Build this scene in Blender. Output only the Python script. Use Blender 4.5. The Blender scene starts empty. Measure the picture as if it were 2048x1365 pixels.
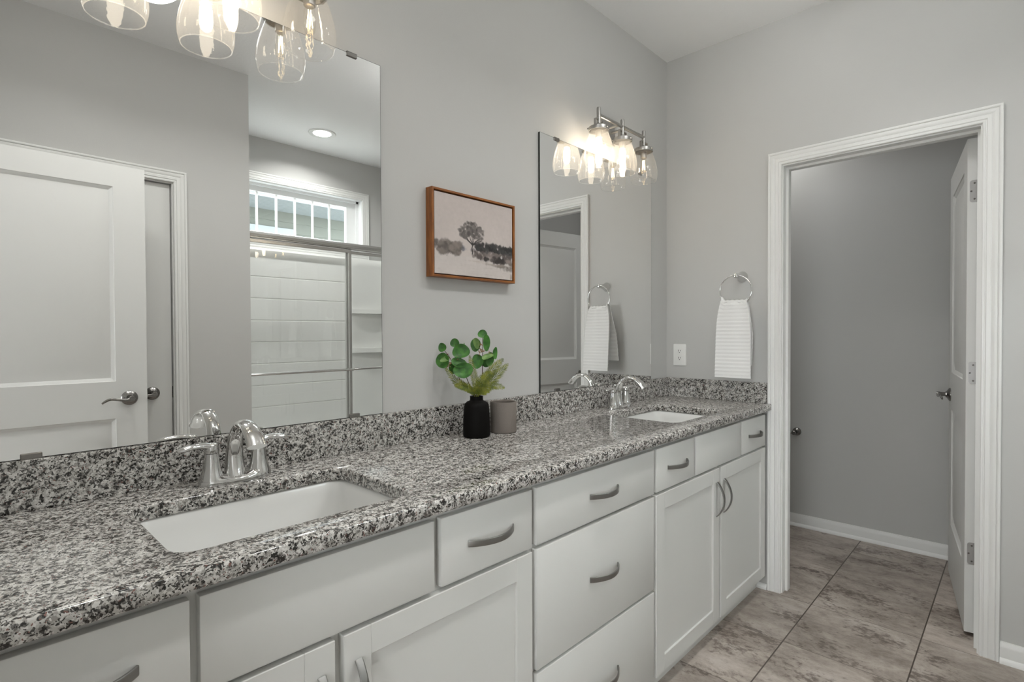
import bpy, bmesh, math, random
import numpy as np
from mathutils import Vector, Matrix, noise as mnoise
PI = math.pi
S = bpy.context.scene
COL = S.collection
random.seed(7)

# ------------------------------------------------------------------ camera
YAW, PITCH, ROLL, FPX = 0.761509934, -1.42095352e-2, -4.0181788e-3, 1072.58673
CAM = Vector((-2.7523056, -1.43506495, 1.258))
_a = Vector((math.cos(YAW), math.sin(YAW), 0)); _r = Vector((math.sin(YAW), -math.cos(YAW), 0)); _u = Vector((0, 0, 1))
_a2 = _a*math.cos(PITCH) + _u*math.sin(PITCH); _u2 = -_a*math.sin(PITCH) + _u*math.cos(PITCH)
_r2 = _r*math.cos(ROLL) + _u2*math.sin(ROLL); _u3 = -_r*math.sin(ROLL) + _u2*math.cos(ROLL)
cd = bpy.data.cameras.new('camera'); cam = bpy.data.objects.new('camera', cd); COL.objects.link(cam)
cd.sensor_width = 36; cd.sensor_fit = 'HORIZONTAL'; cd.lens = FPX*36/2048; cd.clip_start = .02; cd.clip_end = 200
M = Matrix.Identity(4)
for i in range(3):
    M[i][0], M[i][1], M[i][2], M[i][3] = _r2[i], _u3[i], -_a2[i], CAM[i]
cam.matrix_world = M
S.camera = cam

# ------------------------------------------------------------------ world and exposure
W = bpy.data.worlds.new('sky'); S.world = W; W.use_nodes = True
bg = W.node_tree.nodes['Background']; bg.inputs[0].default_value = (.95, .98, 1, 1); bg.inputs[1].default_value = 15.0
S.view_settings.view_transform = 'Standard'; S.view_settings.look = 'None'
S.view_settings.gamma = 1; S.view_settings.use_curve_mapping = False
S.view_settings.exposure = 0.06
BULB, DIM, CAN, FILL_GLOBE, SPOT = 43.0, 22.0, 6.0, 10.0, 4.0      # emission of the lit bulbs, weak filaments, recessed lenses and added fill globes; watts of a recessed spot

# ------------------------------------------------------------------ helpers
ORG = {}
def thing(name, label=None, cat=None, loc=(0, 0, 0), group=None, kind=None):
    o = bpy.data.objects.new(name, None); COL.objects.link(o); o.location = loc; o.empty_display_size = .05
    ORG[o] = Vector(loc); tagp(o, label, cat, group, kind); return o
def tagp(o, label=None, cat=None, group=None, kind=None):
    if label: o['label'] = label
    if cat: o['category'] = cat
    if group: o['group'] = group
    if kind: o['kind'] = kind
    return o
def obj(name, bm, mat, parent=None, smooth=35, loc=None, label=None, recalc=True):
    """link bm (built in world coordinates) as one mesh; its origin is its thing's origin"""
    if recalc: bmesh.ops.recalc_face_normals(bm, faces=bm.faces)
    org = ORG[parent] if parent is not None else Vector(loc or (0, 0, 0))
    bmesh.ops.translate(bm, verts=bm.verts, vec=-org)
    me = bpy.data.meshes.new(name); bm.to_mesh(me); bm.free()
    for m in (mat if isinstance(mat, (list, tuple)) else [mat]): me.materials.append(m)
    if smooth:
        me.polygons.foreach_set('use_smooth', [True]*len(me.polygons))
        me.set_sharp_from_angle(angle=math.radians(smooth))
    o = bpy.data.objects.new(name, me); COL.objects.link(o)
    ORG[o] = org
    if parent is not None: o.parent = parent
    else: o.location = org
    if label: o['label'] = label
    return o
def struct(name, bm, mat, smooth=35):
    o = obj(name, bm, mat, smooth=smooth); o['kind'] = 'structure'; return o
def dup(root, shift, label=None, group=None):
    def rec(o, par):
        c = o.copy(); COL.objects.link(c)
        if par is not None: c.parent = par
        for ch in [x for x in bpy.data.objects if x.parent == o]: rec(ch, c)
        return c
    r = rec(root, None); r.location = Vector(root.location) + Vector(shift); ORG[r] = Vector(r.location)
    if label: r['label'] = label
    if group: r['group'] = group
    return r
def B(): return bmesh.new()
def box(bm, x0, x1, y0, y1, z0, z1, bev=0, seg=1):
    vs = [bm.verts.new(p) for p in [(x0,y0,z0),(x1,y0,z0),(x1,y1,z0),(x0,y1,z0),(x0,y0,z1),(x1,y0,z1),(x1,y1,z1),(x0,y1,z1)]]
    fs = [bm.faces.new([vs[i] for i in f]) for f in [(0,3,2,1),(4,5,6,7),(0,1,5,4),(1,2,6,5),(2,3,7,6),(3,0,4,7)]]
    if bev:
        es = list({e for f in fs for e in f.edges})
        bmesh.ops.bevel(bm, geom=es, offset=bev, segments=seg, profile=.5, affect='EDGES')
    return bm
def lathe(bm, prof, n=32, o=(0, 0, 0), axis=None, cap=False, sx=1, sy=1):
    """revolve [(r, h)] about axis (a 3x3 whose z is the axis)"""
    A = axis or Matrix.Identity(3); o = Vector(o); rings = []
    for r, h in prof:
        if r < 1e-6: rings.append([bm.verts.new(o + A @ Vector((0, 0, h)))])
        else: rings.append([bm.verts.new(o + A @ Vector((r*sx*math.cos(2*PI*i/n), r*sy*math.sin(2*PI*i/n), h))) for i in range(n)])
    for p, q in zip(rings, rings[1:]):
        for i in range(n):
            j = (i+1) % n
            if len(p) == 1 and len(q) == 1: continue
            if len(p) == 1: bm.faces.new([p[0], q[i], q[j]])
            elif len(q) == 1: bm.faces.new([p[i], p[j], q[0]])
            else: bm.faces.new([p[i], p[j], q[j], q[i]])
    if cap:
        for rg in (rings[0], rings[-1]):
            if len(rg) > 2: bm.faces.new(rg)
    return bm
def axis_to(v, up=(0, 0, 1)):
    z = Vector(v).normalized(); u = Vector(up)
    if abs(z.dot(u)) > .98: u = Vector((1, 0, 0))
    x = u.cross(z).normalized(); y = z.cross(x)
    return Matrix((x, y, z)).transposed()
def tube(bm, pts, rad, n=12, cap=True, up=(0, 0, 1), closed=False, pw=2.0):
    """sweep an ellipse (rx, ry) along pts; rx lies across 'up'; pw > 2 gives a squarer section"""
    pts = [Vector(p) for p in pts]; N = len(pts); rings = []
    for i, p in enumerate(pts):
        if closed: t = pts[(i+1) % N] - pts[i-1]
        else: t = pts[min(i+1, N-1)] - pts[max(i-1, 0)]
        t.normalize(); u = Vector(up); x = u.cross(t)
        if x.length < 1e-4: x = Vector((1, 0, 0)).cross(t)
        x.normalize(); y = t.cross(x).normalized()
        r = rad[i] if isinstance(rad, list) else rad
        rx, ry = r if isinstance(r, tuple) else (r, r)
        rg = []
        for k in range(n):
            c, s = math.cos(2*PI*(k+.5)/n), math.sin(2*PI*(k+.5)/n)
            e = 2/pw
            rg.append(bm.verts.new(p + x*rx*math.copysign(abs(c)**e, c) + y*ry*math.copysign(abs(s)**e, s)))
        rings.append(rg)
    m = N if closed else N-1
    for i in range(m):
        p, q = rings[i], rings[(i+1) % N]
        for k in range(n):
            l = (k+1) % n; bm.faces.new([p[k], p[l], q[l], q[k]])
    if cap and not closed:
        bm.faces.new(rings[0]); bm.faces.new(rings[-1])
    return bm
def spline(pts, n=8):
    """Catmull-Rom through pts"""
    P = [Vector(p) for p in pts]; out = []
    for i in range(len(P)-1):
        p0, p1, p2, p3 = P[max(i-1, 0)], P[i], P[i+1], P[min(i+2, len(P)-1)]
        for k in range(n):
            t = k/n
            out.append(.5*((2*p1) + (p2-p0)*t + (2*p0-5*p1+4*p2-p3)*t*t + (3*p1-p0-3*p2+p3)*t**3))
    out.append(P[-1]); return out
def lerp_list(vals, m):
    """resample a list of numbers/tuples at m points"""
    out = []
    for i in range(m):
        t = i*(len(vals)-1)/(m-1); k = min(int(t), len(vals)-2); f = t-k
        a, b = vals[k], vals[k+1]
        out.append(tuple(x+(y-x)*f for x, y in zip(a, b)) if isinstance(a, tuple) else a+(b-a)*f)
    return out
def rrect(w, h, r, n=6):
    """rounded rectangle, counter-clockwise, centred"""
    out = []
    for cx, cy, a0 in ((w/2-r, h/2-r, 0), (-w/2+r, h/2-r, PI/2), (-w/2+r, -h/2+r, PI), (w/2-r, -h/2+r, 3*PI/2)):
        for k in range(n+1):
            a = a0 + PI/2*k/n; out.append((cx+r*math.cos(a), cy+r*math.sin(a)))
    return out
def loft(bm, rings, closed=True):
    vr = [[bm.verts.new(p) for p in r] for r in rings]
    for p, q in zip(vr, vr[1:]):
        n = len(p)
        for i in range(n if closed else n-1):
            j = (i+1) % n; bm.faces.new([p[i], p[j], q[j], q[i]])
    return vr
def prism(bm, outline, f, d0, d1, bev=0):
    """extrude a 2-D outline; f(u, v, d) -> world point"""
    vr = loft(bm, [[f(u, v, d0) for u, v in outline], [f(u, v, d1) for u, v in outline]])
    bm.faces.new(vr[0]); bm.faces.new(vr[1])
    if bev:
        es = [e for e in bm.edges if all(v in vr[1] for v in e.verts)]
        bmesh.ops.bevel(bm, geom=es, offset=bev, segments=2, profile=.5, affect='EDGES')
    return bm

# ------------------------------------------------------------------ materials
def mat(name):
    m = bpy.data.materials.new(name); m.use_nodes = True
    nt = m.node_tree; return m, nt, nt.nodes['Principled BSDF']
def N(nt, kind, **kw):
    n = nt.nodes.new(kind)
    for k, v in kw.items(): setattr(n, k, v)
    return n
def ramp(nt, stops, interp='LINEAR'):
    n = nt.nodes.new('ShaderNodeValToRGB'); n.color_ramp.interpolation = interp
    e = n.color_ramp.elements
    while len(e) < len(stops): e.new(.5)
    for el, (p, c) in zip(e, stops):
        el.position = p; el.color = (*c, 1) if len(c) == 3 else c
    return n
def simple(name, col, rough=.5, metal=0, spec=.5, bump=None, coat=0, sheen=0):
    m, nt, b = mat(name)
    b.inputs['Base Color'].default_value = (*col, 1); b.inputs['Roughness'].default_value = rough
    b.inputs['Metallic'].default_value = metal; b.inputs['Specular IOR Level'].default_value = spec
    b.inputs['Coat Weight'].default_value = coat; b.inputs['Coat Roughness'].default_value = .05
    b.inputs['Sheen Weight'].default_value = sheen
    if bump:
        sc, st, det, stretch = bump
        tc = N(nt, 'ShaderNodeTexCoord'); mp = N(nt, 'ShaderNodeMapping'); mp.inputs['Scale'].default_value = stretch
        no = N(nt, 'ShaderNodeTexNoise'); no.inputs['Scale'].default_value = sc; no.inputs['Detail'].default_value = det
        bu = N(nt, 'ShaderNodeBump'); bu.inputs['Strength'].default_value = st; bu.inputs['Distance'].default_value = .002
        L = nt.links.new
        L(tc.outputs['Object'], mp.inputs[0]); L(mp.outputs[0], no.inputs['Vector']); L(no.outputs[0], bu.inputs['Height']); L(bu.outputs[0], b.inputs['Normal'])
    return m
def emit(name, col, strength):
    m, nt, b = mat(name); b.inputs['Base Color'].default_value = (.9, .9, .9, 1)
    b.inputs['Emission Color'].default_value = (*col, 1); b.inputs['Emission Strength'].default_value = strength
    return m
def thin_glass(name, tint=(1, 1, 1), ior=1.45, haze=0.0, seeds=False, rough=0.0, edge=.55):
    m, nt, b = mat(name); nt.nodes.remove(b); L = nt.links.new
    out = nt.nodes['Material Output']
    tr = N(nt, 'ShaderNodeBsdfTransparent'); tr.inputs[0].default_value = (*tint, 1)
    gl = N(nt, 'ShaderNodeBsdfGlossy'); gl.inputs['Roughness'].default_value = rough
    lw = N(nt, 'ShaderNodeLayerWeight'); lw.inputs['Blend'].default_value = .5
    pw = N(nt, 'ShaderNodeMath', operation='POWER'); pw.inputs[1].default_value = 4.5; L(lw.outputs['Facing'], pw.inputs[0])
    fr = N(nt, 'ShaderNodeMath', operation='MULTIPLY_ADD'); fr.inputs[1].default_value = edge; fr.inputs[2].default_value = ((ior-1)/(ior+1))**2*1.8; L(pw.outputs[0], fr.inputs[0])
    mx = N(nt, 'ShaderNodeMixShader'); L(fr.outputs[0], mx.inputs[0]); L(tr.outputs[0], mx.inputs[1]); L(gl.outputs[0], mx.inputs[2])
    last = mx
    if haze:
        tl = N(nt, 'ShaderNodeBsdfTranslucent'); tl.inputs[0].default_value = (1, .97, .92, 1)
        m2 = N(nt, 'ShaderNodeMixShader'); m2.inputs[0].default_value = haze
        L(mx.outputs[0], m2.inputs[1]); L(tl.outputs[0], m2.inputs[2]); last = m2
        if seeds:
            tc = N(nt, 'ShaderNodeTexCoord'); vo = N(nt, 'ShaderNodeTexVoronoi'); vo.inputs['Scale'].default_value = 190
            L(tc.outputs['Object'], vo.inputs['Vector'])
            rp = ramp(nt, [(.0, (.5, .5, .5)), (.13, (haze, haze, haze))]); L(vo.outputs['Distance'], rp.inputs[0]); L(rp.outputs[0], m2.inputs[0])
            no = N(nt, 'ShaderNodeTexNoise'); no.inputs['Scale'].default_value = 45; L(tc.outputs['Object'], no.inputs['Vector'])
            bu = N(nt, 'ShaderNodeBump'); bu.inputs['Strength'].default_value = .25; bu.inputs['Distance'].default_value = .003
            L(no.outputs[0], bu.inputs['Height']); L(bu.outputs[0], gl.inputs['Normal']); L(bu.outputs[0], lw.inputs['Normal'])
    L(last.outputs[0], out.inputs[0])
    return m

def granite():
    m, nt, b = mat('granite'); L = nt.links.new
    tc = N(nt, 'ShaderNodeTexCoord')
    # ragged grain edges: the lookup point is pushed about by fine noise
    nz = N(nt, 'ShaderNodeTexNoise'); nz.inputs['Scale'].default_value = 150; nz.inputs['Detail'].default_value = 2
    sub = N(nt, 'ShaderNodeVectorMath', operation='SUBTRACT'); sub.inputs[1].default_value = (.5, .5, .5)
    scl = N(nt, 'ShaderNodeVectorMath', operation='SCALE'); scl.inputs['Scale'].default_value = .012
    add = N(nt, 'ShaderNodeVectorMath', operation='ADD')
    L(tc.outputs['Object'], nz.inputs['Vector']); L(nz.outputs['Color'], sub.inputs[0]); L(sub.outputs[0], scl.inputs[0])
    L(tc.outputs['Object'], add.inputs[0]); L(scl.outputs[0], add.inputs[1])
    v = N(nt, 'ShaderNodeTexVoronoi'); v.inputs['Scale'].default_value = 245; L(add.outputs[0], v.inputs['Vector'])
    sep = N(nt, 'ShaderNodeSeparateColor'); L(v.outputs['Color'], sep.inputs[0])
    # clustering: a slower noise shifts the share of dark grains
    cl = N(nt, 'ShaderNodeTexNoise'); cl.inputs['Scale'].default_value = 62; cl.inputs['Detail'].default_value = 3; L(tc.outputs['Object'], cl.inputs['Vector'])
    mr = N(nt, 'ShaderNodeMapRange'); mr.inputs[1].default_value = .3; mr.inputs[2].default_value = .7; mr.inputs[3].default_value = -.30; mr.inputs[4].default_value = .36
    L(cl.outputs[0], mr.inputs[0])
    ad = N(nt, 'ShaderNodeMath', operation='ADD'); L(sep.outputs[0], ad.inputs[0]); L(mr.outputs[0], ad.inputs[1])
    rp = ramp(nt, [(0, (.018, .017, .016)), (.13, (.06, .057, .053)), (.24, (.15, .143, .133)), (.36, (.30, .285, .265)), (.52, (.45, .435, .41)), (.74, (.55, .535, .51)), (.95, (.66, .645, .62))], 'CONSTANT')
    L(ad.outputs[0], rp.inputs[0])
    # small black and rust flecks
    v2 = N(nt, 'ShaderNodeTexVoronoi'); v2.inputs['Scale'].default_value = 420; L(add.outputs[0], v2.inputs['Vector'])
    s2 = N(nt, 'ShaderNodeSeparateColor'); L(v2.outputs['Color'], s2.inputs[0])
    r2 = ramp(nt, [(0, (1, 1, 1)), (.10, (0, 0, 0))], 'CONSTANT'); L(s2.outputs[1], r2.inputs[0])
    m1 = N(nt, 'ShaderNodeMix', data_type='RGBA'); m1.inputs['B'].default_value = (.03, .028, .026, 1)
    L(r2.outputs[0], m1.inputs['Factor']); L(rp.outputs[0], m1.inputs['A'])
    r3 = ramp(nt, [(0, (1, 1, 1)), (.012, (0, 0, 0))], 'CONSTANT'); L(s2.outputs[2], r3.inputs[0])
    m2 = N(nt, 'ShaderNodeMix', data_type='RGBA'); m2.inputs['B'].default_value = (.19, .10, .085, 1)
    L(r3.outputs[0], m2.inputs['Factor']); L(m1.outputs['Result'], m2.inputs['A'])
    L(m2.outputs['Result'], b.inputs['Base Color'])
    b.inputs['Roughness'].default_value = .09; b.inputs['Specular IOR Level'].default_value = .55
    return m
def vinyl():
    m, nt, b = mat('stone_vinyl'); L = nt.links.new
    tc = N(nt, 'ShaderNodeTexCoord'); T = .4064
    off = N(nt, 'ShaderNodeVectorMath', operation='ADD'); off.inputs[1].default_value = (.0225+20*T, .735+20*T, 0); L(tc.outputs['Object'], off.inputs[0])
    sc = N(nt, 'ShaderNodeVectorMath', operation='SCALE'); sc.inputs['Scale'].default_value = 1/T; L(off.outputs[0], sc.inputs[0])
    fl = N(nt, 'ShaderNodeVectorMath', operation='FLOOR'); L(sc.outputs[0], fl.inputs[0])
    wn = N(nt, 'ShaderNodeTexWhiteNoise', noise_dimensions='2D'); L(fl.outputs[0], wn.inputs['Vector'])
    # each tile looks up its own piece of stone; the veins run along y
    mul = N(nt, 'ShaderNodeVectorMath', operation='SCALE'); mul.inputs['Scale'].default_value = 37; L(wn.outputs['Color'], mul.inputs[0])
    ad = N(nt, 'ShaderNodeVectorMath', operation='ADD'); L(tc.outputs['Object'], ad.inputs[0]); L(mul.outputs[0], ad.inputs[1])
    mp = N(nt, 'ShaderNodeMapping'); mp.inputs['Scale'].default_value = (1, .55, 1); L(ad.outputs[0], mp.inputs[0])
    n1 = N(nt, 'ShaderNodeTexNoise'); n1.inputs['Scale'].default_value = 6.5; n1.inputs['Detail'].default_value = 12; n1.inputs['Roughness'].default_value = .80; n1.inputs['Distortion'].default_value = .25
    L(mp.outputs[0], n1.inputs['Vector'])
    rp = ramp(nt, [(.34, (.20, .165, .14)), (.44, (.32, .275, .24)), (.53, (.43, .375, .33)), (.62, (.52, .465, .42)), (.74, (.60, .55, .505))]); L(n1.outputs[0], rp.inputs[0])
    mp2 = N(nt, 'ShaderNodeMapping'); mp2.inputs['Scale'].default_value = (1, .55, 1); L(ad.outputs[0], mp2.inputs[0])
    n2 = N(nt, 'ShaderNodeTexNoise'); n2.inputs['Scale'].default_value = 62; n2.inputs['Detail'].default_value = 6; n2.inputs['Roughness'].default_value = .7; L(mp2.outputs[0], n2.inputs['Vector'])
    n3 = N(nt, 'ShaderNodeTexNoise'); n3.inputs['Scale'].default_value = 7; n3.inputs['Detail'].default_value = 4; L(mp2.outputs[0], n3.inputs['Vector'])
    sm = N(nt, 'ShaderNodeMath', operation='ADD'); L(n2.outputs[0], sm.inputs[0]); L(n3.outputs[0], sm.inputs[1])
    r2 = ramp(nt, [(.0, (0, 0, 0)), (1.0, (1, 1, 1))]); 
    mr = N(nt, 'ShaderNodeMapRange'); mr.inputs[1].default_value = 1.06; mr.inputs[2].default_value = 1.20; L(sm.outputs[0], mr.inputs[0])
    mm = N(nt, 'ShaderNodeMath', operation='MULTIPLY'); mm.inputs[1].default_value = .70; L(mr.outputs[0], mm.inputs[0])
    mx = N(nt, 'ShaderNodeMix', data_type='RGBA'); mx.inputs['B'].default_value = (.085, .062, .05, 1); L(mm.outputs[0], mx.inputs['Factor']); L(rp.outputs[0], mx.inputs['A'])
    # whole-tile tone
    sv = N(nt, 'ShaderNodeMapRange'); sv.inputs[3].default_value = .80; sv.inputs[4].default_value = 1.0; L(wn.outputs['Value'], sv.inputs[0])
    tn = N(nt, 'ShaderNodeVectorMath', operation='SCALE'); L(mx.outputs['Result'], tn.inputs[0]); L(sv.outputs[0], tn.inputs['Scale'])
    # grout lines: wide along x, thin along y
    fr = N(nt, 'ShaderNodeVectorMath', operation='FRACTION'); L(sc.outputs[0], fr.inputs[0])
    sp = N(nt, 'ShaderNodeSeparateXYZ'); L(fr.outputs[0], sp.inputs[0])
    def edge(o, w):
        a = N(nt, 'ShaderNodeMath', operation='SUBTRACT'); L(o, a.inputs[0]); a.inputs[1].default_value = .5
        c = N(nt, 'ShaderNodeMath', operation='ABSOLUTE'); L(a.outputs[0], c.inputs[0])
        g = N(nt, 'ShaderNodeMath', operation='GREATER_THAN'); L(c.outputs[0], g.inputs[0]); g.inputs[1].default_value = .5-w; return g
    gx, gy = edge(sp.outputs[0], .0028), edge(sp.outputs[1], .0060)
    mxm = N(nt, 'ShaderNodeMath', operation='MAXIMUM'); L(gx.outputs[0], mxm.inputs[0]); L(gy.outputs[0], mxm.inputs[1])
    gm = N(nt, 'ShaderNodeMix', data_type='RGBA'); gm.inputs['B'].default_value = (.075, .06, .05, 1); L(mxm.outputs[0], gm.inputs['Factor']); L(tn.outputs[0], gm.inputs['A'])
    L(gm.outputs['Result'], b.inputs['Base Color']); b.inputs['Roughness'].default_value = .42; b.inputs['Specular IOR Level'].default_value = .35
    bu = N(nt, 'ShaderNodeBump'); bu.inputs['Strength'].default_value = .12; bu.inputs['Distance'].default_value = .002; L(n2.outputs[0], bu.inputs['Height']); L(bu.outputs[0], b.inputs['Normal'])
    return m
def wood():
    m, nt, b = mat('walnut_wood'); L = nt.links.new
    tc = N(nt, 'ShaderNodeTexCoord'); mp = N(nt, 'ShaderNodeMapping'); mp.inputs['Scale'].default_value = (6, 60, 6); L(tc.outputs['Object'], mp.inputs[0])
    n = N(nt, 'ShaderNodeTexNoise'); n.inputs['Scale'].default_value = 3; n.inputs['Detail'].default_value = 5; L(mp.outputs[0], n.inputs['Vector'])
    rp = ramp(nt, [(.3, (.16, .050, .010)), (.6, (.30, .105, .022)), (.8, (.36, .140, .036))]); L(n.outputs[0], rp.inputs[0]); L(rp.outputs[0], b.inputs['Base Color'])
    b.inputs['Roughness'].default_value = .4; return m
def terry():
    m, nt, b = mat('towel_cotton'); L = nt.links.new
    b.inputs['Base Color'].default_value = (.80, .80, .79, 1); b.inputs['Roughness'].default_value = .95; b.inputs['Sheen Weight'].default_value = .4
    tc = N(nt, 'ShaderNodeTexCoord'); n = N(nt, 'ShaderNodeTexNoise'); n.inputs['Scale'].default_value = 420; n.inputs['Detail'].default_value = 3; L(tc.outputs['Object'], n.inputs['Vector'])
    bu = N(nt, 'ShaderNodeBump'); bu.inputs['Strength'].default_value = .5; bu.inputs['Distance'].default_value = .0015; L(n.outputs[0], bu.inputs['Height']); L(bu.outputs[0], b.inputs['Normal'])
    return m
def leafmat(name, c1, c2):
    m, nt, b = mat(name); L = nt.links.new
    tc = N(nt, 'ShaderNodeTexCoord'); n = N(nt, 'ShaderNodeTexNoise'); n.inputs['Scale'].default_value = 60; n.inputs['Detail'].default_value = 3; L(tc.outputs['Object'], n.inputs['Vector'])
    rp = ramp(nt, [(.35, c1), (.65, c2)]); L(n.outputs[0], rp.inputs[0]); L(rp.outputs[0], b.inputs['Base Color']); b.inputs['Roughness'].default_value = .5
    return m
def siding():
    return simple('lap_siding', (.072, .076, .062), .6)

WALL = simple('wall_paint', (.538, .535, .522), .75, spec=.25, bump=(220, .10, 3, (1, 1, 1)))
CEIL = simple('ceiling_paint', (.86, .86, .855), .9, spec=.1, bump=(75, .35, 4, (1, 1, 1)))
TRIM = simple('white_trim_paint', (.76, .76, .745), .38, spec=.4)
DOORP = simple('white_door_paint', (.70, .70, .685), .42, spec=.4)
CABW = simple('cabinet_white', (.63, .628, .605), .42, spec=.4)
GRAN = granite(); VIN = vinyl(); WOOD = wood(); TOWEL = terry()
CHROME = simple('chrome', (.68, .675, .665), .06, 1)
NICK = simple('brushed_nickel', (.44, .43, .415), .30, 1, bump=(300, .12, 2, (1, 1, 14)))
PULL = simple('pull_nickel', (.31, .305, .295), .32, 1, bump=(300, .15, 2, (1, 14, 14)))
LEVER = simple('lever_nickel', (.26, .25, .24), .22, 1)
HINGE = simple('hinge_nickel', (.42, .41, .40), .42, 1)
BLACK = simple('black_gap', (.008, .008, .008), .6)
MIRR = simple('mirror_silver', (.90, .905, .90), 0.0, 1)
MEDGE = simple('mirror_edge', (.012, .013, .012), .25)
PORC = simple('porcelain', (.74, .74, .725), .07, spec=.6)
ACRYL = simple('shower_acrylic', (.82, .82, .80), .16, spec=.5)
PLAST = simple('white_plastic', (.82, .82, .80), .35)
VASE = simple('black_ceramic', (.0035, .003, .0026), .6, spec=.12, bump=(60, .1, 2, (1, 1, 6)))
CUPM = simple('taupe_concrete', (.185, .160, .140), .75, bump=(260, .25, 4, (1, 1, 1)))
WAX = simple('cup_inside', (.10, .082, .07), .8)
SATIN = simple('satin_aluminium', (.60, .59, .575), .24, 1)
SHADE = thin_glass('seeded_glass', (.995, .995, .995), 1.4, .09, True, edge=.35)
SHGL = thin_glass('shower_glass', (.985, .992, .99), 1.45)
WINGL = thin_glass('window_glass', (.95, .985, .99), 1.4)
BGLASS = thin_glass('bulb_glass', (1, .99, .97), 1.3)
LIT = emit('lit_bulb', (1, .85, .65), BULB)
FIL = emit('weak_filament', (1, .72, .38), DIM)
FILL_GLOBE_M = emit('fill_globe', (.99, 1, .975), FILL_GLOBE)  # glow of the fill globes added out of view
CANM = emit('downlight_lens', (1, .975, .94), CAN)
LEAF = leafmat('eucalyptus_green', (.018, .090, .010), (.050, .185, .018))
LEAFL = leafmat('eucalyptus_pale', (.09, .19, .045), (.17, .28, .08))
FERN = leafmat('fern_olive', (.085, .12, .008), (.26, .28, .03))
STEM = simple('stem_brown', (.06, .025, .012), .7)
BERRY = simple('berry_tan', (.28, .17, .08), .6)
SIDE = siding(); SOFF = simple('soffit_vinyl', (.15, .165, .17), .5)
VWHITE = simple('white_vinyl', (.86, .87, .87), .35)

# ------------------------------------------------------------------ the setting
XE, ZC, YR, XL = 0.0, 2.7506, -1.822, -2.86
WT = .115
b = B(); box(b, -4.6, 1.25, -3.0, .5, -.08, 0); struct('floor', b, VIN)
b = B(); box(b, XL-.1, 1.25, -2.95, .5, ZC, ZC+.1); struct('ceiling', b, CEIL)
b = B(); box(b, XL-.1, WT, 0, .1, 0, ZC); struct('wall_left', b, WALL)
DY0, DY1, DZ = -.603, -1.3115, 2.051
b = B(); box(b, 0, WT, DY0+.019, 0, 0, ZC); box(b, 0, WT, .1, .45, 0, ZC); box(b, 0, WT, DY1-.019, DY0+.019, DZ+.019, ZC); box(b, 0, WT, -2.92, DY1-.019, 0, ZC); struct('wall_far', b, WALL)
b = B(); box(b, XL-.1, XL, -.85+.019, 0, 0, ZC); box(b, XL-.1, XL, -1.6-.019, -.85+.019, DZ+.019, ZC); box(b, XL-.1, XL, -2.0, -1.6-.019, 0, ZC); struct('wall_near', b, WALL)
CX0, CX1 = -2.672, -1.9375
b = B(); box(b, XL, CX0-.019, -1.94, YR, 0, ZC); box(b, CX0-.019, CX1+.019, -1.94, YR, DZ+.019, ZC); box(b, CX1+.019, -1.546, -1.94, YR, 0, ZC); struct('wall_right', b, WALL)
b = B(); box(b, -1.666, -1.546, -2.92, -1.94, 0, ZC); struct('wall_alcove', b, WALL)
WX0, WX1, WZ0, WZ1 = -1.36, -.246, 1.965, 2.424
b = B()
box(b, -1.546, WX0, -2.92, -2.782, 0, ZC); box(b, WX1, 0, -2.92, -2.782, 0, ZC); box(b, WX0, WX1, -2.92, -2.782, 0, WZ0); box(b, WX0, WX1, -2.92, -2.782, WZ1, ZC)
struct('wall_window', b, WALL)
b = B(); box(b, 1.04, 1.14, -1.47, .45, 0, ZC); struct('wall_toilet_far', b, WALL)
b = B(); box(b, WT, 1.04, -1.47, -1.37, 0, ZC); struct('wall_toilet_right', b, WALL)
b = B(); box(b, WT, 1.04, .35, .45, 0, ZC); struct('wall_toilet_left', b, WALL)
b = B(); box(b, CX0-.1, CX1+.1, -2.2, -2.15, 0, ZC); struct('wall_closet', b, WALL)

b = B()
for y0, y1, z0, z1 in ((-3.0, -2.5, 0, ZC), (-1.0, .5, 0, ZC), (-2.5, -1.0, 0, .7), (-2.5, -1.0, 1.5, ZC)): box(b, -4.7, -4.6, y0, y1, z0, z1)      # unseen opening added so daylight fills the bathroom through the doorway
box(b, -4.6, XL-.1, -3.1, -3.0, 0, ZC); box(b, -4.6, XL-.1, .5, .6, 0, ZC); box(b, -4.7, XL-.1, -3.1, .6, ZC, ZC+.1); struct('wall_added_hall', b, WALL)  # hall shell added out of view to keep open sky off the doorway

CPROF = [(0, 0), (0, .009), (.003, .0115), (.008, .0115), (.0095, .0095), (.012, .0095), (.015, .0125), (.026, .0125), (.029, .0105), (.033, .0125), (.040, .0155), (.046, .0155), (.048, .0135), (.050, .0165), (.053, .018), (.058, .018), (.060, .0165), (.060, 0)]
def casing(name, u0, u1, ztop, f, z0=0.0, closed=False):
    """moulded trim swept round an opening u0..u1, z0..ztop; f(u, z, t) -> world"""
    b = B(); s = 1 if u1 > u0 else -1
    path = [(u0, z0, -s, 0), (u0, ztop, -s, 1), (u1, ztop, s, 1), (u1, z0, s, 0)]
    if closed: path = [(u0, z0, -s, -1), (u0, ztop, -s, 1), (u1, ztop, s, 1), (u1, z0, s, -1), (u0, z0, -s, -1)]
    rings = [[f(u+du*w, z+dz*w, t) for w, t in CPROF] for u, z, du, dz in path]
    vr = loft(b, rings, closed=False)
    if not closed: b.faces.new(vr[0]); b.faces.new(vr[-1])
    return struct(name, b, TRIM, 25)
casing('trim_1', -.5976, -1.317, 2.0566, lambda u, z, t: (-t, u, z))
casing('trim_2', CX1+.006, CX0-.006, DZ+.006, lambda u, z, t: (u, YR+t, z))
casing('trim_3', -.844, -1.606, DZ+.006, lambda u, z, t: (XL+t, u, z))
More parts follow.
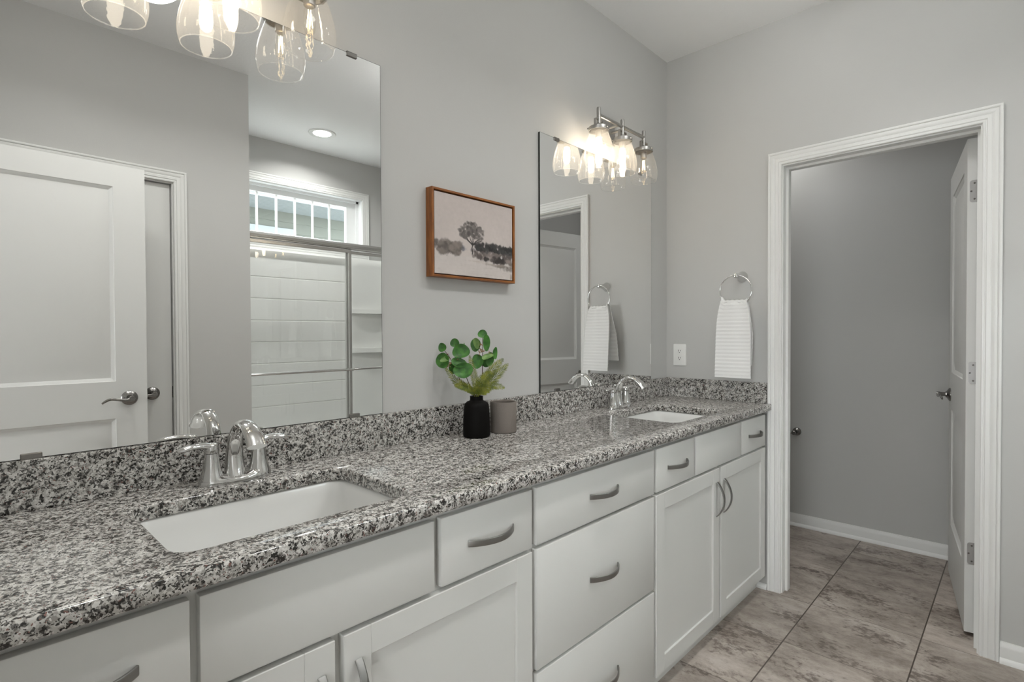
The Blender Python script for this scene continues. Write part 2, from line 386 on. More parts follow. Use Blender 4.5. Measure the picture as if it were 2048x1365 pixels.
casing('trim_4', WX0, WX1, WZ1, lambda u, z, t: (u, -2.782+t, z), z0=WZ0, closed=True)
def jamb(name, lo, hi, ztop, f, d, s0, s1):
    b = B()
    def bx(u0, u1, z0, z1, d0, d1):
        prism(b, [(u0, z0), (u1, z0), (u1, z1), (u0, z1)], lambda u, v, t: f(u, v, t), d0, d1)
    bx(lo-.019, lo, 0, ztop, 0, d); bx(hi, hi+.019, 0, ztop, 0, d); bx(lo-.019, hi+.019, ztop, ztop+.019, 0, d)
    bx(lo, lo+.011, 0, ztop-.011, s0, s1); bx(hi-.011, hi, 0, ztop-.011, s0, s1); bx(lo, hi, ztop-.011, ztop, s0, s1)
    return struct(name, b, TRIM)
jamb('trim_5', DY1, DY0, DZ, lambda u, z, t: (t, u, z), WT, .040, .076)
jamb('trim_6', CX0, CX1, DZ, lambda u, z, t: (u, YR-t, z), .118, .060, .095)
jamb('trim_7', -1.6, -.85, DZ, lambda u, z, t: (XL-t, u, z), .1, .040, .070)
def baseboard(name, u0, u1, f, h=.078, shoe=True):
    P = [(0, 0), (.024 if shoe else .013, 0), (.023, .010), (.018, .017), (.013, .020), (.013, h-.022), (.011, h-.012), (.007, h-.006), (.006, h), (0, h)]
    if not shoe: P = [(0, 0)] + [(.013, 0)] + P[4:]
    b = B(); vr = loft(b, [[f(u0, t, z) for t, z in P], [f(u1, t, z) for t, z in P]]); b.faces.new(vr[0]); b.faces.new(vr[1])
    return struct(name, b, TRIM, 30)
baseboard('baseboard_far', -1.378, -2.0, lambda u, t, z: (-t, u, z))
baseboard('baseboard_toilet_far', -1.37, .35, lambda u, t, z: (1.04-t, u, z))
baseboard('baseboard_toilet_right', WT, 1.03, lambda u, t, z: (u, -1.37+t, z))
baseboard('baseboard_right', -1.876, -1.546, lambda u, t, z: (u, YR+t, z))
b = B(); vr = loft(b, [[(-t, y, z) for t, z in ((0, 0), (.022, 0), (.022, .010), (.017, .017), (.010, .021), (0, .021))] for y in (-.49, -.5364)]); b.faces.new(vr[0]); b.faces.new(vr[1])
struct('baseboard_vanity', b, TRIM)

# doors: moulded two-panel slabs
def door_slab(name, Ld, zb, zt, th, panels, f, m=DOORP):
    """f(l, d, z): l along the slab, d through it (0..th); panels (l0, l1, z0, z1) moulded on both faces"""
    b = B()
    RING = [(0, 0), (.003, .004), (.010, .0075), (.016, .0115), (.022, .0115), (.064, .0030)]
    for side in (0, 1):
        us = sorted({0, Ld, *[p[0] for p in panels], *[p[1] for p in panels]}); zs = sorted({zb, zt, *[p[2] for p in panels], *[p[3] for p in panels]})
        g = {}
        def V(l, z, dep):
            k = (round(l, 5), round(z, 5), round(dep, 5))
            if k not in g: g[k] = b.verts.new(f(l, dep if side == 0 else th-dep, z))
            return g[k]
        for i in range(len(us)-1):
            for j in range(len(zs)-1):
                c = ((us[i]+us[i+1])/2, (zs[j]+zs[j+1])/2)
                if any(p[0] < c[0] < p[1] and p[2] < c[1] < p[3] for p in panels): continue
                b.faces.new([V(us[i], zs[j], 0), V(us[i+1], zs[j], 0), V(us[i+1], zs[j+1], 0), V(us[i], zs[j+1], 0)])
        for l0, l1, z0, z1 in panels:
            prev = None
            for ins, dep in RING:
                r = [V(l0+ins, z0+ins, dep), V(l1-ins, z0+ins, dep), V(l1-ins, z1-ins, dep), V(l0+ins, z1-ins, dep)]
                if prev:
                    for q in range(4): b.faces.new([prev[q], prev[(q+1) % 4], r[(q+1) % 4], r[q]])
                prev = r
            b.faces.new(prev)
    for (l0, z0), (l1, z1) in (((0, zb), (Ld, zb)), ((Ld, zb), (Ld, zt)), ((Ld, zt), (0, zt)), ((0, zt), (0, zb))):
        b.faces.new([b.verts.new(f(l0, 0, z0)), b.verts.new(f(l1, 0, z1)), b.verts.new(f(l1, th, z1)), b.verts.new(f(l0, th, z0))])
    bmesh.ops.remove_doubles(b, verts=b.verts, dist=1e-5)
    return b
def lever(par, f, l, z, th, direction, sides=(0, 1)):
    """rose and curved lever on each face; direction = which way along the slab the lever points"""
    for s in sides:
        o = -1 if s == 0 else 1; base = 0 if s == 0 else th
        P = lambda a, d, h: Vector(f(l+a, base+o*d, z+h))
        n = (P(0, 1, 0)-P(0, 0, 0)).normalized()
        b = B(); lathe(b, [(0, 0), (.0335, 0), (.0335, .004), (.030, .008), (.022, .0125), (.016, .016), (.0155, .020), (0, .020)], 32, P(0, 0, 0), axis_to(n))
        lathe(b, [(.0105, .018), (.0105, .040), (.0125, .043), (.0125, .054), (.011, .057), (0, .057)], 24, P(0, 0, 0), axis_to(n))
        h = obj('door_handle', b, LEVER, par)
        b = B(); pts = spline([P(0, .050, -.002), P(direction*.022, .051, -.006), P(direction*.050, .050, -.001), P(direction*.075, .047, .003), P(direction*.094, .044, -.003), P(direction*.110, .040, -.015)], 6)
        tube(b, pts, lerp_list([(.0075, .0105), (.0065, .008), (.0055, .006), (.0055, .006), (.0055, .0055), (.004, .0035)], len(pts)), 14)
        obj('lever', b, LEVER, h)
# door_1: toilet room door, hinged on the right jamb and standing open
HO = Vector((.134, -1.2995)); ang = 8.6*PI/180; hd = Vector((math.cos(ang), math.sin(ang))); hn = Vector((-math.sin(ang), math.cos(ang)))
def f1(l, d, z): p = HO + hd*l + hn*d; return (p.x, p.y, z)
d1 = thing('door_1', 'white two-panel door standing open into the toilet room', 'door', (.134, -1.2995, 0), kind='structure')
b = door_slab('slab', .711, .018, 2.045, .0345, [(.115, .596, 1.052, 1.935), (.115, .596, .285, .865)], f1); obj('door_slab', b, DOORP, d1, 20)
lever(d1, f1, .648, .937, .0345, -1)
for zc in (1.830, 1.0885, .346):
    b = B(); out = [(u, v) for u, v in rrect(.034, .089, .009, 5)]
    # leaf let into the hinge edge of the slab, reaching out to the pin
    prism(b, [(u+.0155, v) for u, v in out], lambda u, v, t: f1(-t, u-.006, zc+v), 0, .0022)
    tube(b, [f1(-.004, -.008, zc-.0445), f1(-.004, -.008, zc+.0445)], .006, 12)
    h = obj('hinge', b, HINGE, d1)
    for u, v in ((.012, .032), (.022, 0), (.012, -.032)):
        b = B(); lathe(b, [(0, .0012), (.0026, .0012), (.0036, 0), (.0036, -.001)], 12, f1(-.0022, u, zc+v), axis_to((-hd.x, -hd.y, 0)))
        obj('screw', b, LEVER, h)
# door_2: entry door, opened flat along the right-hand side
def f2(l, d, z): return (-2.104-l, -1.606-d, z)
d2 = thing('door_2', 'white two-panel entry door standing open, seen in the left mirror', 'door', (-2.104, -1.606, 0), kind='structure')
b = door_slab('slab', .752, .018, 2.0405, .0345, [(.122, .630, 1.044, 1.940), (.122, .630, .26, .8725)], f2); obj('door_slab', b, DOORP, d2, 20)
lever(d2, f2, .071, .9638, .0345, 1)
# door_3: closed closet door in the right wall
def f3(l, d, z): return (CX1-.004-l, YR-.022-d, z)
d3 = thing('door_3', 'closed white closet door behind the open entry door', 'door', (CX1, YR-.022, 0), kind='structure')
b = door_slab('slab', .727, .018, 2.047, .0345, [(.115, .612, 1.044, 1.935), (.115, .612, .26, .8725)], f3); obj('door_slab', b, DOORP, d3, 20)
lever(d3, f3, .090, .955, .0345, 1, (0,))
b = B(); box(b, CX1-.0035, CX1+.001, YR-.06, YR-.0215, .925, .985); obj('strike_plate', b, BLACK, d3)

# window_1 over the shower
w1 = thing('window_1', 'long narrow white window above the shower, with six panes', 'window', (-.8, -2.85, WZ0), kind='structure')
b = B(); yf0, yf1 = -2.905, -2.835
for x0, x1, z0, z1 in ((WX0, WX1, WZ0, WZ0+.022), (WX0, WX1, WZ1-.022, WZ1), (WX0, WX0+.025, WZ0, WZ1), (WX1-.025, WX1, WZ0, WZ1)): box(b, x0, x1, yf0, yf1, z0, z1)
obj('window_frame', b, VWHITE, w1)
GX0, GX1, GZ0, GZ1 = -1.300, -.355, 2.020, 2.362
b = B(); ys0, ys1 = -2.89, -2.855
for x0, x1, z0, z1 in ((WX0+.025, WX1-.025, WZ0+.022, GZ0), (WX0+.025, WX1-.025, GZ1, WZ1-.022), (WX0+.025, GX0, GZ0, GZ1), (GX1, WX1-.025, GZ0, GZ1)): box(b, x0, x1, ys0, ys1, z0, z1)
obj('sash', b, VWHITE, w1)
for k in range(1, 7):
    b = B(); x = GX1-.1495*k
    if x < GX0+.02: break
    box(b, x-.008, x+.008, -2.878, -2.868, GZ0, GZ1); obj('muntin', b, VWHITE, w1)
b = B(); box(b, GX0, GX1, -2.8745, -2.8715, GZ0, GZ1); obj('window_pane', b, WINGL, w1)
b = B()
for x0, x1, z0, z1 in ((WX0-.0, WX1+.0, WZ1-.004, WZ1), (WX0, WX0+.004, WZ0, WZ1), (WX1-.004, WX1, WZ0, WZ1), (WX0, WX1, WZ0, WZ0+.004)): box(b, x0, x1, -2.835, -2.780, z0, z1)
obj('reveal', b, VWHITE, w1)

# ------------------------------------------------------------------ vanity: three cabinets, the worktop, sinks, taps
YF = -.535          # face of the doors and drawers
def pull_h(par, xc, zc, L=.146, n=18):
    b = B(); pts = [(xc-L/2+L*i/n, YF-.002-.030*math.sin(PI*i/n)**.8, zc) for i in range(n+1)]
    tube(b, pts, (.0022, .0077), 12, up=(0, 0, 1), pw=6); return obj('pull', b, PULL, par)
def pull_v(par, xc, zc, L=.140, n=18):
    b = B(); pts = [(xc, YF-.002-.030*math.sin(PI*i/n)**.8, zc-L/2+L*i/n) for i in range(n+1)]
    tube(b, pts, (.0022, .0077), 12, up=(1, 0, 0), pw=6); return obj('pull', b, PULL, par)
def slab_front(par, name, x0, x1, z0, z1):
    b = B(); box(b, x0, x1, YF, -.516, z0, z1, .0022, 2); return obj(name, b, CABW, par, 30)
def shaker(par, x0, x1, z0, z1, rail=.0575):
    b = B(); e = .0011
    box(b, x0, x0+rail, YF, -.516, z0, z1, e); box(b, x1-rail, x1, YF, -.516, z0, z1, e)
    box(b, x0+rail, x1-rail, YF+.0004, -.516, z1-rail, z1, e); box(b, x0+rail, x1-rail, YF+.0004, -.516, z0, z0+rail, e)
    box(b, x0+rail-.002, x1-rail+.002, YF+.0075, -.519, z0+rail-.002, z1-rail+.002)
    return obj('door', b, CABW, par, 30)
def carcass(par, x0, x1):
    b = B()
    box(b, x0, x1, -.516, -.498, .088, .8805); box(b, x0, x0+.018, -.498, -.012, .088, .8805); box(b, x1-.018, x1, -.498, -.012, .088, .8805)
    box(b, x0+.018, x1-.018, -.498, -.012, .088, .106); box(b, x0+.018, x1-.018, -.024, -.012, .106, .8805); obj('carcass', b, CABW, par)
    b = B(); box(b, x0, x1, -.490, -.012, 0, .088); obj('toe_kick', b, CABW, par)
ZD0, ZD1, ZP = .712, .861, .0735
def sink_base(name, label, xc):
    t = thing(name, label, 'cabinet', (xc, -.27, 0), 'white vanity cabinets')
    carcass(t, xc-.5395, xc+.5395)
    A = slab_front(t, 'drawer', xc-.5315, xc-.2415, ZD0, ZD1); slab_front(t, 'false_front', xc-.2285, xc+.2195, ZD0, ZD1); C = slab_front(t, 'drawer', xc+.2375, xc+.5315, ZD0, ZD1)
    pull_h(A, xc-.381, .786); pull_h(C, xc+.386, .786)
    l = shaker(t, xc-.5315, xc-.0085, ZP, .7015); r = shaker(t, xc+.0085, xc+.5315, ZP, .7015)
    pull_v(l, xc-.036, .578); pull_v(r, xc+.037, .578)
    return t
sink_base('sink_cabinet', 'white shaker vanity cabinet under the left sink', -2.2677)
sink_base('sink_cabinet', 'white shaker vanity cabinet under the right sink, beside the toilet room door', -.5665)
t = thing('drawer_cabinet', 'white three-drawer vanity cabinet between the two sink cabinets', 'cabinet', (-1.4165, -.27, 0), 'white vanity cabinets')
carcass(t, -1.7275, -1.1065)
for z0, z1, zh in ((ZD0, ZD1, .786), (.3865, .7015, .5455), (ZP, .3775, .2255)):
    d = slab_front(t, 'drawer', -1.7195, -1.113, z0, z1); pull_h(d, -1.4145, zh)

ZT, ZU = .912, .882
SINKS = ((-2.285, -.3125), (-.612, -.3125)); SW, SD, SR = .455, .325, .038
def counter():
    b = B(); cnt = thing('countertop', 'long speckled grey granite worktop with two sink cut-outs', 'countertop', (-1.43, -.28, ZU))
    def outer(e): return [(-2.856, -.001), (-2.856, -.5575+e), (-.0195, -.5575+e), (-.0195, -.538), (-.001, -.538), (-.001, -.001)]
    loops = lambda e: [outer(e)] + [[(cx+u, cy+v) for u, v in rrect(SW+2*e*.9, SD+2*e*.9, SR+e*.9)] for cx, cy in SINKS]
    EDGE = [(.0055, ZT), (.0022, ZT-.0012), (.0006, ZT-.0032), (0, ZT-.0062), (0, ZU+.003), (.002, ZU)]
    levels = [[[b.verts.new((x, y, z)) for x, y in lp] for lp in loops(e)] for e, z in EDGE]
    for A, C in zip(levels, levels[1:]):
        for p, q in zip(A, C):
            for i in range(len(p)):
                j = (i+1) % len(p); b.faces.new([p[i], p[j], q[j], q[i]])
    for lv in (levels[0], levels[-1]):
        es = []
        for lp in lv:
            for i in range(len(lp)):
                es.append(b.edges.get((lp[i], lp[(i+1) % len(lp)])))
        bmesh.ops.triangle_fill(b, use_beauty=True, use_dissolve=False, edges=es)
    obj('slab', b, GRAN, cnt, 40)
    b = B(); box(b, -2.856, -.001, -.020, -.001, ZT, 1.0122, .0012); obj('backsplash', b, GRAN, cnt)
    b = B(); box(b, -.020, -.001, -.5345, -.0205, ZT, 1.0122, .0012); obj('side_splash', b, GRAN, cnt)
counter()
def sink(label, cx, cy):
    s = thing('undermount_sink', label, 'sink', (cx, cy, ZU), 'rectangular undermount sinks')
    b = B(); rings = []
    for w, d, r, z in ((SW+.07, SD+.07, .07, ZU-.001), (SW+.012, SD+.012, SR+.006, ZU-.001), (SW+.006, SD+.006, SR+.003, ZU-.006), (SW-.004, SD-.004, SR, ZU-.03), (SW-.018, SD-.020, .038, ZU-.085), (SW-.032, SD-.036, .042, ZU-.122), (SW-.066, SD-.066, .05, ZU-.139), (SW-.15, SD-.13, .07, ZU-.143), (.10, .07, .03, ZU-.147)):
        rings.append([(cx+u, cy+v, z) for u, v in rrect(w, d, r)])
    vr = loft(b, rings); b.faces.new(vr[-1]); obj('basin', b, PORC, s, 60)
    b = B(); lathe(b, [(0, -.004), (.014, -.004), (.016, .001), (.022, .002), (.0225, -.001)], 24, (cx, cy, ZU-.1455)); obj('drain', b, CHROME, s)
sink('white rectangular undermount sink in front of the left mirror', *SINKS[0])
sink('white rectangular undermount sink in front of the right mirror', *SINKS[1])

def faucet(label, xc, yc=-.084):
    t = thing('faucet', label, 'faucet', (xc, yc, ZT), 'chrome two-handle faucets')
    b = B(); rings = []
    # base: a long plate, dipping between the two handle hubs
    n = 40
    def base(s, h0, hub):
        out = []
        for k in range(n):
            a = 2*PI*k/n; x = .081*math.copysign(abs(math.cos(a))**.75, math.cos(a))*s; y = .030*math.sin(a)*(s**1.6)
            lift = hub*(math.cos(PI*min(1, abs(abs(x)-.051)/.045))*.5+.5)
            out.append((xc+x, yc+y, ZT+.0004+h0+lift))
        return out
    vr = loft(b, [base(1, 0, 0), base(1, .005, 0), base(.975, .009, .004), base(.92, .012, .009), base(.80, .013, .012), base(.45, .013, .0125)]); b.faces.new(vr[0]); b.faces.new(vr[-1])
    obj('base_plate', b, CHROME, t, 50)
    for s in (-1, 1):
        hx = xc+s*.0525; b = B()
        lathe(b, [(.0262, .012), (.0250, .018), (.0225, .026), (.0195, .036), (.0170, .052), (.0152, .068), (.0150, .0725), (0, .0725)], 32, (hx, yc, ZT))
        h = obj('handle', b, CHROME, t, 50)
        b = B(); lathe(b, [(0, .0735), (.0146, .0735), (.0150, .080), (.0148, .088), (.0125, .094), (.006, .0965), (0, .097)], 28, (hx, yc, ZT))
        pts = spline([(hx-s*.006, yc, ZT+.0850), (hx+s*.006, yc-.001, ZT+.0890), (hx+s*.020, yc-.002, ZT+.0925), (hx+s*.040, yc-.004, ZT+.0930), (hx+s*.058, yc-.005, ZT+.0900), (hx+s*.071, yc-.006, ZT+.0880)], 6)
        tube(b, pts, lerp_list([(.0125, .0095), (.0125, .0085), (.0105, .0068), (.0110, .0062), (.0110, .0060), (.004, .0030)], len(pts)), 16, up=(0, 0, 1))
        obj('lever', b, CHROME, h, 60)
    b = B(); y = lambda d: yc+d
    pts = spline([(xc, y(.004), ZT+.004), (xc, y(.008), ZT+.030), (xc, y(.009), ZT+.062), (xc, y(.002), ZT+.096), (xc, y(-.018), ZT+.124), (xc, y(-.048), ZT+.1405), (xc, y(-.082), ZT+.137), (xc, y(-.110), ZT+.120), (xc, y(-.130), ZT+.098)], 7)
    rad = lerp_list([(.026, .025), (.0225, .0195), (.0195, .0155), (.0172, .0125), (.0165, .0105), (.0170, .0095), (.0185, .0098), (.0205, .0105), (.0220, .0105)], len(pts))
    tube(b, pts, rad, 24, up=(0, -1, .35)); obj('spout', b, CHROME, t, 60)
    b = B(); lathe(b, [(.0028, 0), (.0028, .088), (.0055, .0895), (.0068, .094), (.0055, .0985), (0, .0995)], 16, (xc, yc+.0235, ZT+.008)); obj('lift_rod', b, CHROME, t)
faucet('chrome two-handle faucet at the left sink, nearest the camera', -2.287)
faucet('chrome two-handle faucet at the right sink, near the corner', -.615)

# ------------------------------------------------------------------ mirrors
def mirror(label, x0, x1, clips):
    t = thing('wall_mirror', label, 'mirror', ((x0+x1)/2, -.005, 1.0125), 'frameless vanity mirrors')
    b = B(); z0, z1, yf, e = 1.0127, 2.0775, -.0085, .0013
    r0 = [(x0, -.001, z0), (x1, -.001, z0), (x1, -.001, z1), (x0, -.001, z1)]; r1 = [(x, yf+.0005, z) for x, _, z in r0]
    r2 = [(x0+e, yf, z0+e), (x1-e, yf, z0+e), (x1-e, yf, z1-e), (x0+e, yf, z1-e)]
    vr = loft(b, [r0, r1, r2]); b.faces.new(vr[0]); fr = b.faces.new(vr[2])
    for f in b.faces: f.material_index = 1
    fr.material_index = 0
    obj('mirror_glass', b, [MIRR, MEDGE], t, 0)
    for xc in clips:
        for z, s in ((z0, 1), (z1, -1)):
            b = B(); box(b, xc-.0165, xc+.0165, -.0125, -.0088, z-s*.0015 if s > 0 else z-.011, z+.011 if s > 0 else z+.0015, .0012)
            if s < 0: box(b, xc-.0165, xc+.0165, -.0125, -.0005, z+.0003, z+.0028, .0008)
            obj('clip', b, LEVER, t)
mirror('large frameless mirror over the left sink, reflecting doors and the shower', -2.740, -1.834, (-2.643, -1.931))
mirror('frameless mirror over the right sink, reflecting the hanging towel', -1.0885, -.1875, (-.980, -.296))

# ------------------------------------------------------------------ vanity lights
YB = -.096
def vanity_light(label, xc):
    t = thing('vanity_light', label, 'light fixture', (xc, 0, 2.2), 'three-lamp vanity lights')
    b = B(); prism(b, rrect(.118, .118, .006, 3), lambda u, v, d: (xc+u, -d, 2.205+v), .0005, .020, .003); obj('back_plate', b, NICK, t, 30)
    for s in (-1, 1):
        b = B(); tube(b, [(xc+s*.03, -.018, 2.205), (xc+s*.03, YB, 2.205)], .0062, 12); obj('arm', b, NICK, t)
    b = B(); tube(b, [(xc-.19, YB, 2.205), (xc+.19, YB, 2.205)], .0078, 16); obj('cross_bar', b, NICK, t)
    for k in (-1, 0, 1):
        x = xc+.19*k; o = (x, YB, 0)
        b = B(); lathe(b, [(0, 2.152), (.0088, 2.152), (.0088, 2.234), (.0075, 2.237), (0, 2.237)], 20, o); obj('post', b, NICK, t)
        b = B(); lathe(b, [(.0405, 2.1345), (.0445, 2.1345), (.0450, 2.139), (.0445, 2.1495), (.0435, 2.1505), (0, 2.1508)], 36, o)
        for q in range(3):
            a = 2*PI*q/3+.4; lathe(b, [(0, .0085), (.0038, .0085), (.0042, .006), (.0028, .0045), (.0028, 0)], 10, (x+.0435*math.cos(a), YB+.0435*math.sin(a), 2.142), axis_to((math.cos(a), math.sin(a), 0)))
        h = obj('shade_holder', b, NICK, t, 25)
        b = B()
        for s in (-1, 1): box(b, x+s*.0275-.0014, x+s*.0275+.0014, YB-.0055, YB+.0055, 2.1505, 2.1815); box(b, min(x+s*.0085, x+s*.0275), max(x+s*.0085, x+s*.0275), YB-.0055, YB+.0055, 2.1815, 2.1843)
        lathe(b, [(.0135, 0), (.0135, .012), (.010, .016), (0, .017)], 20, (x, YB, 2.1508)); obj('yoke', b, NICK, h)
        b = B(); lathe(b, [(.0135, 2.134), (.0150, 2.128), (.0150, 2.106), (.0125, 2.104), (0, 2.104)], 24, o); obj('socket', b, HINGE, h)
        b = B()
        P = [(.0385, 2.1345), (.0385, 2.1285), (.0415, 2.1265), (.0430, 2.122), (.0470, 2.110), (.0540, 2.090), (.0600, 2.068), (.0640, 2.046), (.0655, 2.030), (.0645, 2.014), (.0615, 2.001), (.0585, 1.993)]
        lathe(b, P, 56, o); tube(b, [(x+.0580*math.cos(2*PI*k/56), YB+.0580*math.sin(2*PI*k/56), 1.9925) for k in range(56)], .0013, 8, closed=True); obj('shade', b, SHADE, t, 60, label='seeded clear glass bell shade')
        lit = k < 1
        b = B(); P = [(.0115, 2.106), (.0118, 2.098), (.0140, 2.090), (.0148, 2.078), (.0150, 2.058), (.0142, 2.046), (.0110, 2.037), (.0060, 2.0325), (0, 2.0315)]
        if lit:
            lathe(b, P, 24, o); obj('bulb', b, LIT, t, 60, label='glowing warm bulb')
        else:
            lathe(b, P, 24, o); bb = obj('bulb', b, BGLASS, t, 60, label='clear bulb showing its filaments')
            b = B()
            for q in range(4):
                a = 2*PI*q/4+.3
                tube(b, [(x+.004*math.cos(a), YB+.004*math.sin(a), 2.094), (x+.0075*math.cos(a+.8), YB+.0075*math.sin(a+.8), 2.050)], .0008, 6)
            obj('filament', b, FIL, bb)
    return t
vanity_light('brushed nickel three-lamp vanity light above the left mirror, cut off at the top', -2.290)
vanity_light('brushed nickel three-lamp vanity light above the right mirror', -.607)

# ------------------------------------------------------------------ picture
def paint(W_, H_):
    rs = np.random.RandomState(3)
    u, v = np.meshgrid(np.linspace(0, 1, W_), np.linspace(0, 1, H_))
    def nz(fx, fy, seed):
        r = np.random.RandomState(seed); out = np.zeros_like(u)
        for k in range(5):
            gx, gy = int(fx*2**k)+2, int(fy*2**k)+2; g = r.rand(gy, gx)
            x, y = u*(gx-1.001), v*(gy-1.001); i, j = x.astype(int), y.astype(int); a, c = x-i, y-j
            a, c = a*a*(3-2*a), c*c*(3-2*c)
            out += (g[j, i]*(1-a)*(1-c)+g[j, i+1]*a*(1-c)+g[j+1, i]*(1-a)*c+g[j+1, i+1]*a*c)/2**k
        return out/1.94
    n1, n2, n3 = nz(3, 3, 1), nz(14, 12, 2), nz(40, 30, 5)
    C = np.zeros((H_, W_, 3)); sky = np.array([.62, .545, .515]); low = np.array([.67, .60, .565])
    C[:] = sky*(1-v[..., None]) + low*v[..., None]
    C *= (.93+.14*n1+.05*(n2-.5))[..., None]
    def blob(cx, cy, rx, ry, col, al, soft=.35, rag=.5):
        d = np.sqrt(((u-cx)/rx)**2+((v-cy)/ry)**2)+rag*(n3-.5)+.3*rag*(n2-.5)
        m = np.clip((1-d)/soft, 0, 1)*al; C[:] = C*(1-m[..., None])+np.array(col)*m[..., None]
    # pale meadow
    m = np.clip((v-.73-.05*(n2-.5))/.03, 0, 1); C[:] = C*(1-m[..., None])+(np.array([.66, .60, .57])*(.92+.16*n1)[..., None])*m[..., None]
    # blue far hills
    for cx, cy, rx in ((.14, .625, .06), (.30, .63, .07), (.33, .66, .05), (.47, .66, .05), (.60, .66, .06)): blob(cx, cy, rx, .035, (.12, .13, .17), .75, .5)
    # left wood
    for k in range(80):
        cx = rs.rand()*.30; cy = .60+.13*rs.rand(); r = .022+.03*rs.rand(); g = .10+.17*rs.rand(); blob(cx, cy, r, r*1.2, (g*1.12, g*.95, g*.85), .75, .5, .7)
    # dark wood on the right, tops
    for k in range(120):
        cx = .50+.50*rs.rand(); cy = .555+.04*(cx-.5)+.10*rs.rand(); r = .016+.022*rs.rand(); g = .022+.05*rs.rand(); blob(cx, cy, r, r*1.4, (g*1.05, g, g*.98), .85, .4, .7)
    # mid bushes
    for k in range(90):
        cx = .46+.52*rs.rand(); cy = .66+.09*rs.rand()+.05*(cx-.46); r = .020+.03*rs.rand(); g = .07+.22*rs.rand()**2; blob(cx, cy, r, r, (g*1.15, g*.95, g*.88), .72, .5, .8)
    for k in range(12): blob(.74+.12*rs.rand(), .73+.05*rs.rand(), .035, .04, (.045, .036, .034), .8, .5, .6)
    for k in range(10): blob(.60+.06*rs.rand(), .74+.03*rs.rand(), .022, .025, (.05, .043, .042), .8, .5, .6)
    blob(.845, .705, .014, .022, (.62, .58, .56), .9, .2, .5)
    # brown slope
    for cx, cy, rx, ry, g, al in ((.86, .83, .16, .030, .16, .8), (.95, .86, .12, .045, .13, .7), (.72, .82, .20, .018, .30, .6), (.52, .80, .16, .014, .42, .5), (.99, .80, .06, .05, .17, .7), (.99, .97, .03, .06, .22, .6)): blob(cx, cy, rx, ry, (g*1.2, g, g*.85), al, .7, .9)
    for k in range(24): blob(rs.rand()*.9, .84+.14*rs.rand(), .05+.06*rs.rand(), .006, (.52, .46, .42), .25, .8, 1.2)
    # the tall tree: trunk, limbs, crown
    def limb(x0, y0, x1, y1, w0, w1, g):
        for t in np.linspace(0, 1, 40): blob(x0+(x1-x0)*t+.004*math.sin(9*t), y0+(y1-y0)*t, w0+(w1-w0)*t, .014, (g, g*.9, g*.85), .85, .5, .15)
    limb(.452, .71, .452, .58, .008, .006, .035)
    for x1, y1 in ((.37, .50), (.41, .44), (.455, .40), (.50, .44), (.54, .50), (.33, .47), (.57, .52)): limb(.452, .595, x1, y1, .005, .002, .05)
    for k in range(210):
        a = rs.rand()*2*PI; q = rs.rand()**.55; cx = .447+.150*q*math.cos(a); cy = .440+.140*q*math.sin(a)
        if cy > .50 and abs(cx-.45) < .06: continue
        g = .055+.14*rs.rand()*(1 if cx < .47 else 1.5); r = .014+.018*rs.rand(); blob(cx, cy, r, r*1.1, (g*1.08, g*.95, g*.9), .62, .5, .9)
    C *= (.95+.10*n3)[..., None]
    return np.clip(C*.86, 0, 1)
PX0, PX1, PZ0, PZ1 = -1.659, -1.2645, 1.4475, 1.7415
t = thing('framed_picture', 'landscape painting of a lone tree in a thin walnut frame', 'picture', ((PX0+PX1)/2, 0, PZ0))
b = B(); fw = .0075
ring = lambda i, y: [(PX0+i, y, PZ0+i), (PX1-i, y, PZ0+i), (PX1-i, y, PZ1-i), (PX0+i, y, PZ1-i)]
vr = loft(b, [ring(.001, -.0005), ring(0, -.0015), ring(0, -.0335), ring(.0012, -.0350), ring(fw-.0008, -.0350), ring(fw, -.0342), ring(fw, -.006)]); b.faces.new(vr[0])
obj('frame', b, WOOD, t, 30)
b = B(); prism(b, [(PX0+fw, PZ0+fw), (PX1-fw, PZ0+fw), (PX1-fw, PZ1-fw), (PX0+fw, PZ1-fw)], lambda u, v, d: (u, -d, v), .004, .0065); obj('backing', b, BLACK, t)
g = .0045; cx0, cx1, cz0, cz1 = PX0+fw+g, PX1-fw-g, PZ0+fw+g, PZ1-fw-g
PW, PH = 330, 245; C = paint(PW, PH)
me = bpy.data.meshes.new('canvas')
xs, zs = np.linspace(cx0, cx1, PW), np.linspace(cz1, cz0, PH)
org = ORG[t]; X_, Z_ = np.meshgrid(xs, zs)
co = np.stack([X_-org.x, np.full_like(X_, -.0305-org.y), Z_-org.z], -1).reshape(-1, 3)
skirt = [(cx0, cz1), (cx1, cz1), (cx1, cz0), (cx0, cz0)]
back = [(x-org.x, -.0065-org.y, z-org.z) for x, z in skirt]
i = np.arange(PH-1)[:, None]*PW + np.arange(PW-1)[None]
faces = np.stack([i, i+PW, i+PW+1, i+1], -1).reshape(-1, 4).tolist(); n0 = PW*PH
cor = [0, PW-1, PW*PH-1, PW*(PH-1)]
faces += [[cor[k], cor[(k+1) % 4], n0+(k+1) % 4, n0+k] for k in range(4)]
me.from_pydata([tuple(p) for p in co] + back, [], faces)
at = me.color_attributes.new('paint', 'FLOAT_COLOR', 'POINT')
cc = np.ones((n0+4, 4)); cc[:n0, :3] = C.reshape(-1, 3); cc[n0:, :3] = (.5, .45, .42); at.data.foreach_set('color', cc.ravel())
m, nt, pb = mat('painted_canvas'); av = N(nt, 'ShaderNodeVertexColor', layer_name='paint'); nt.links.new(av.outputs[0], pb.inputs['Base Color']); pb.inputs['Roughness'].default_value = .8
me.materials.append(m); o = bpy.data.objects.new('canvas', me); COL.objects.link(o); o.parent = t

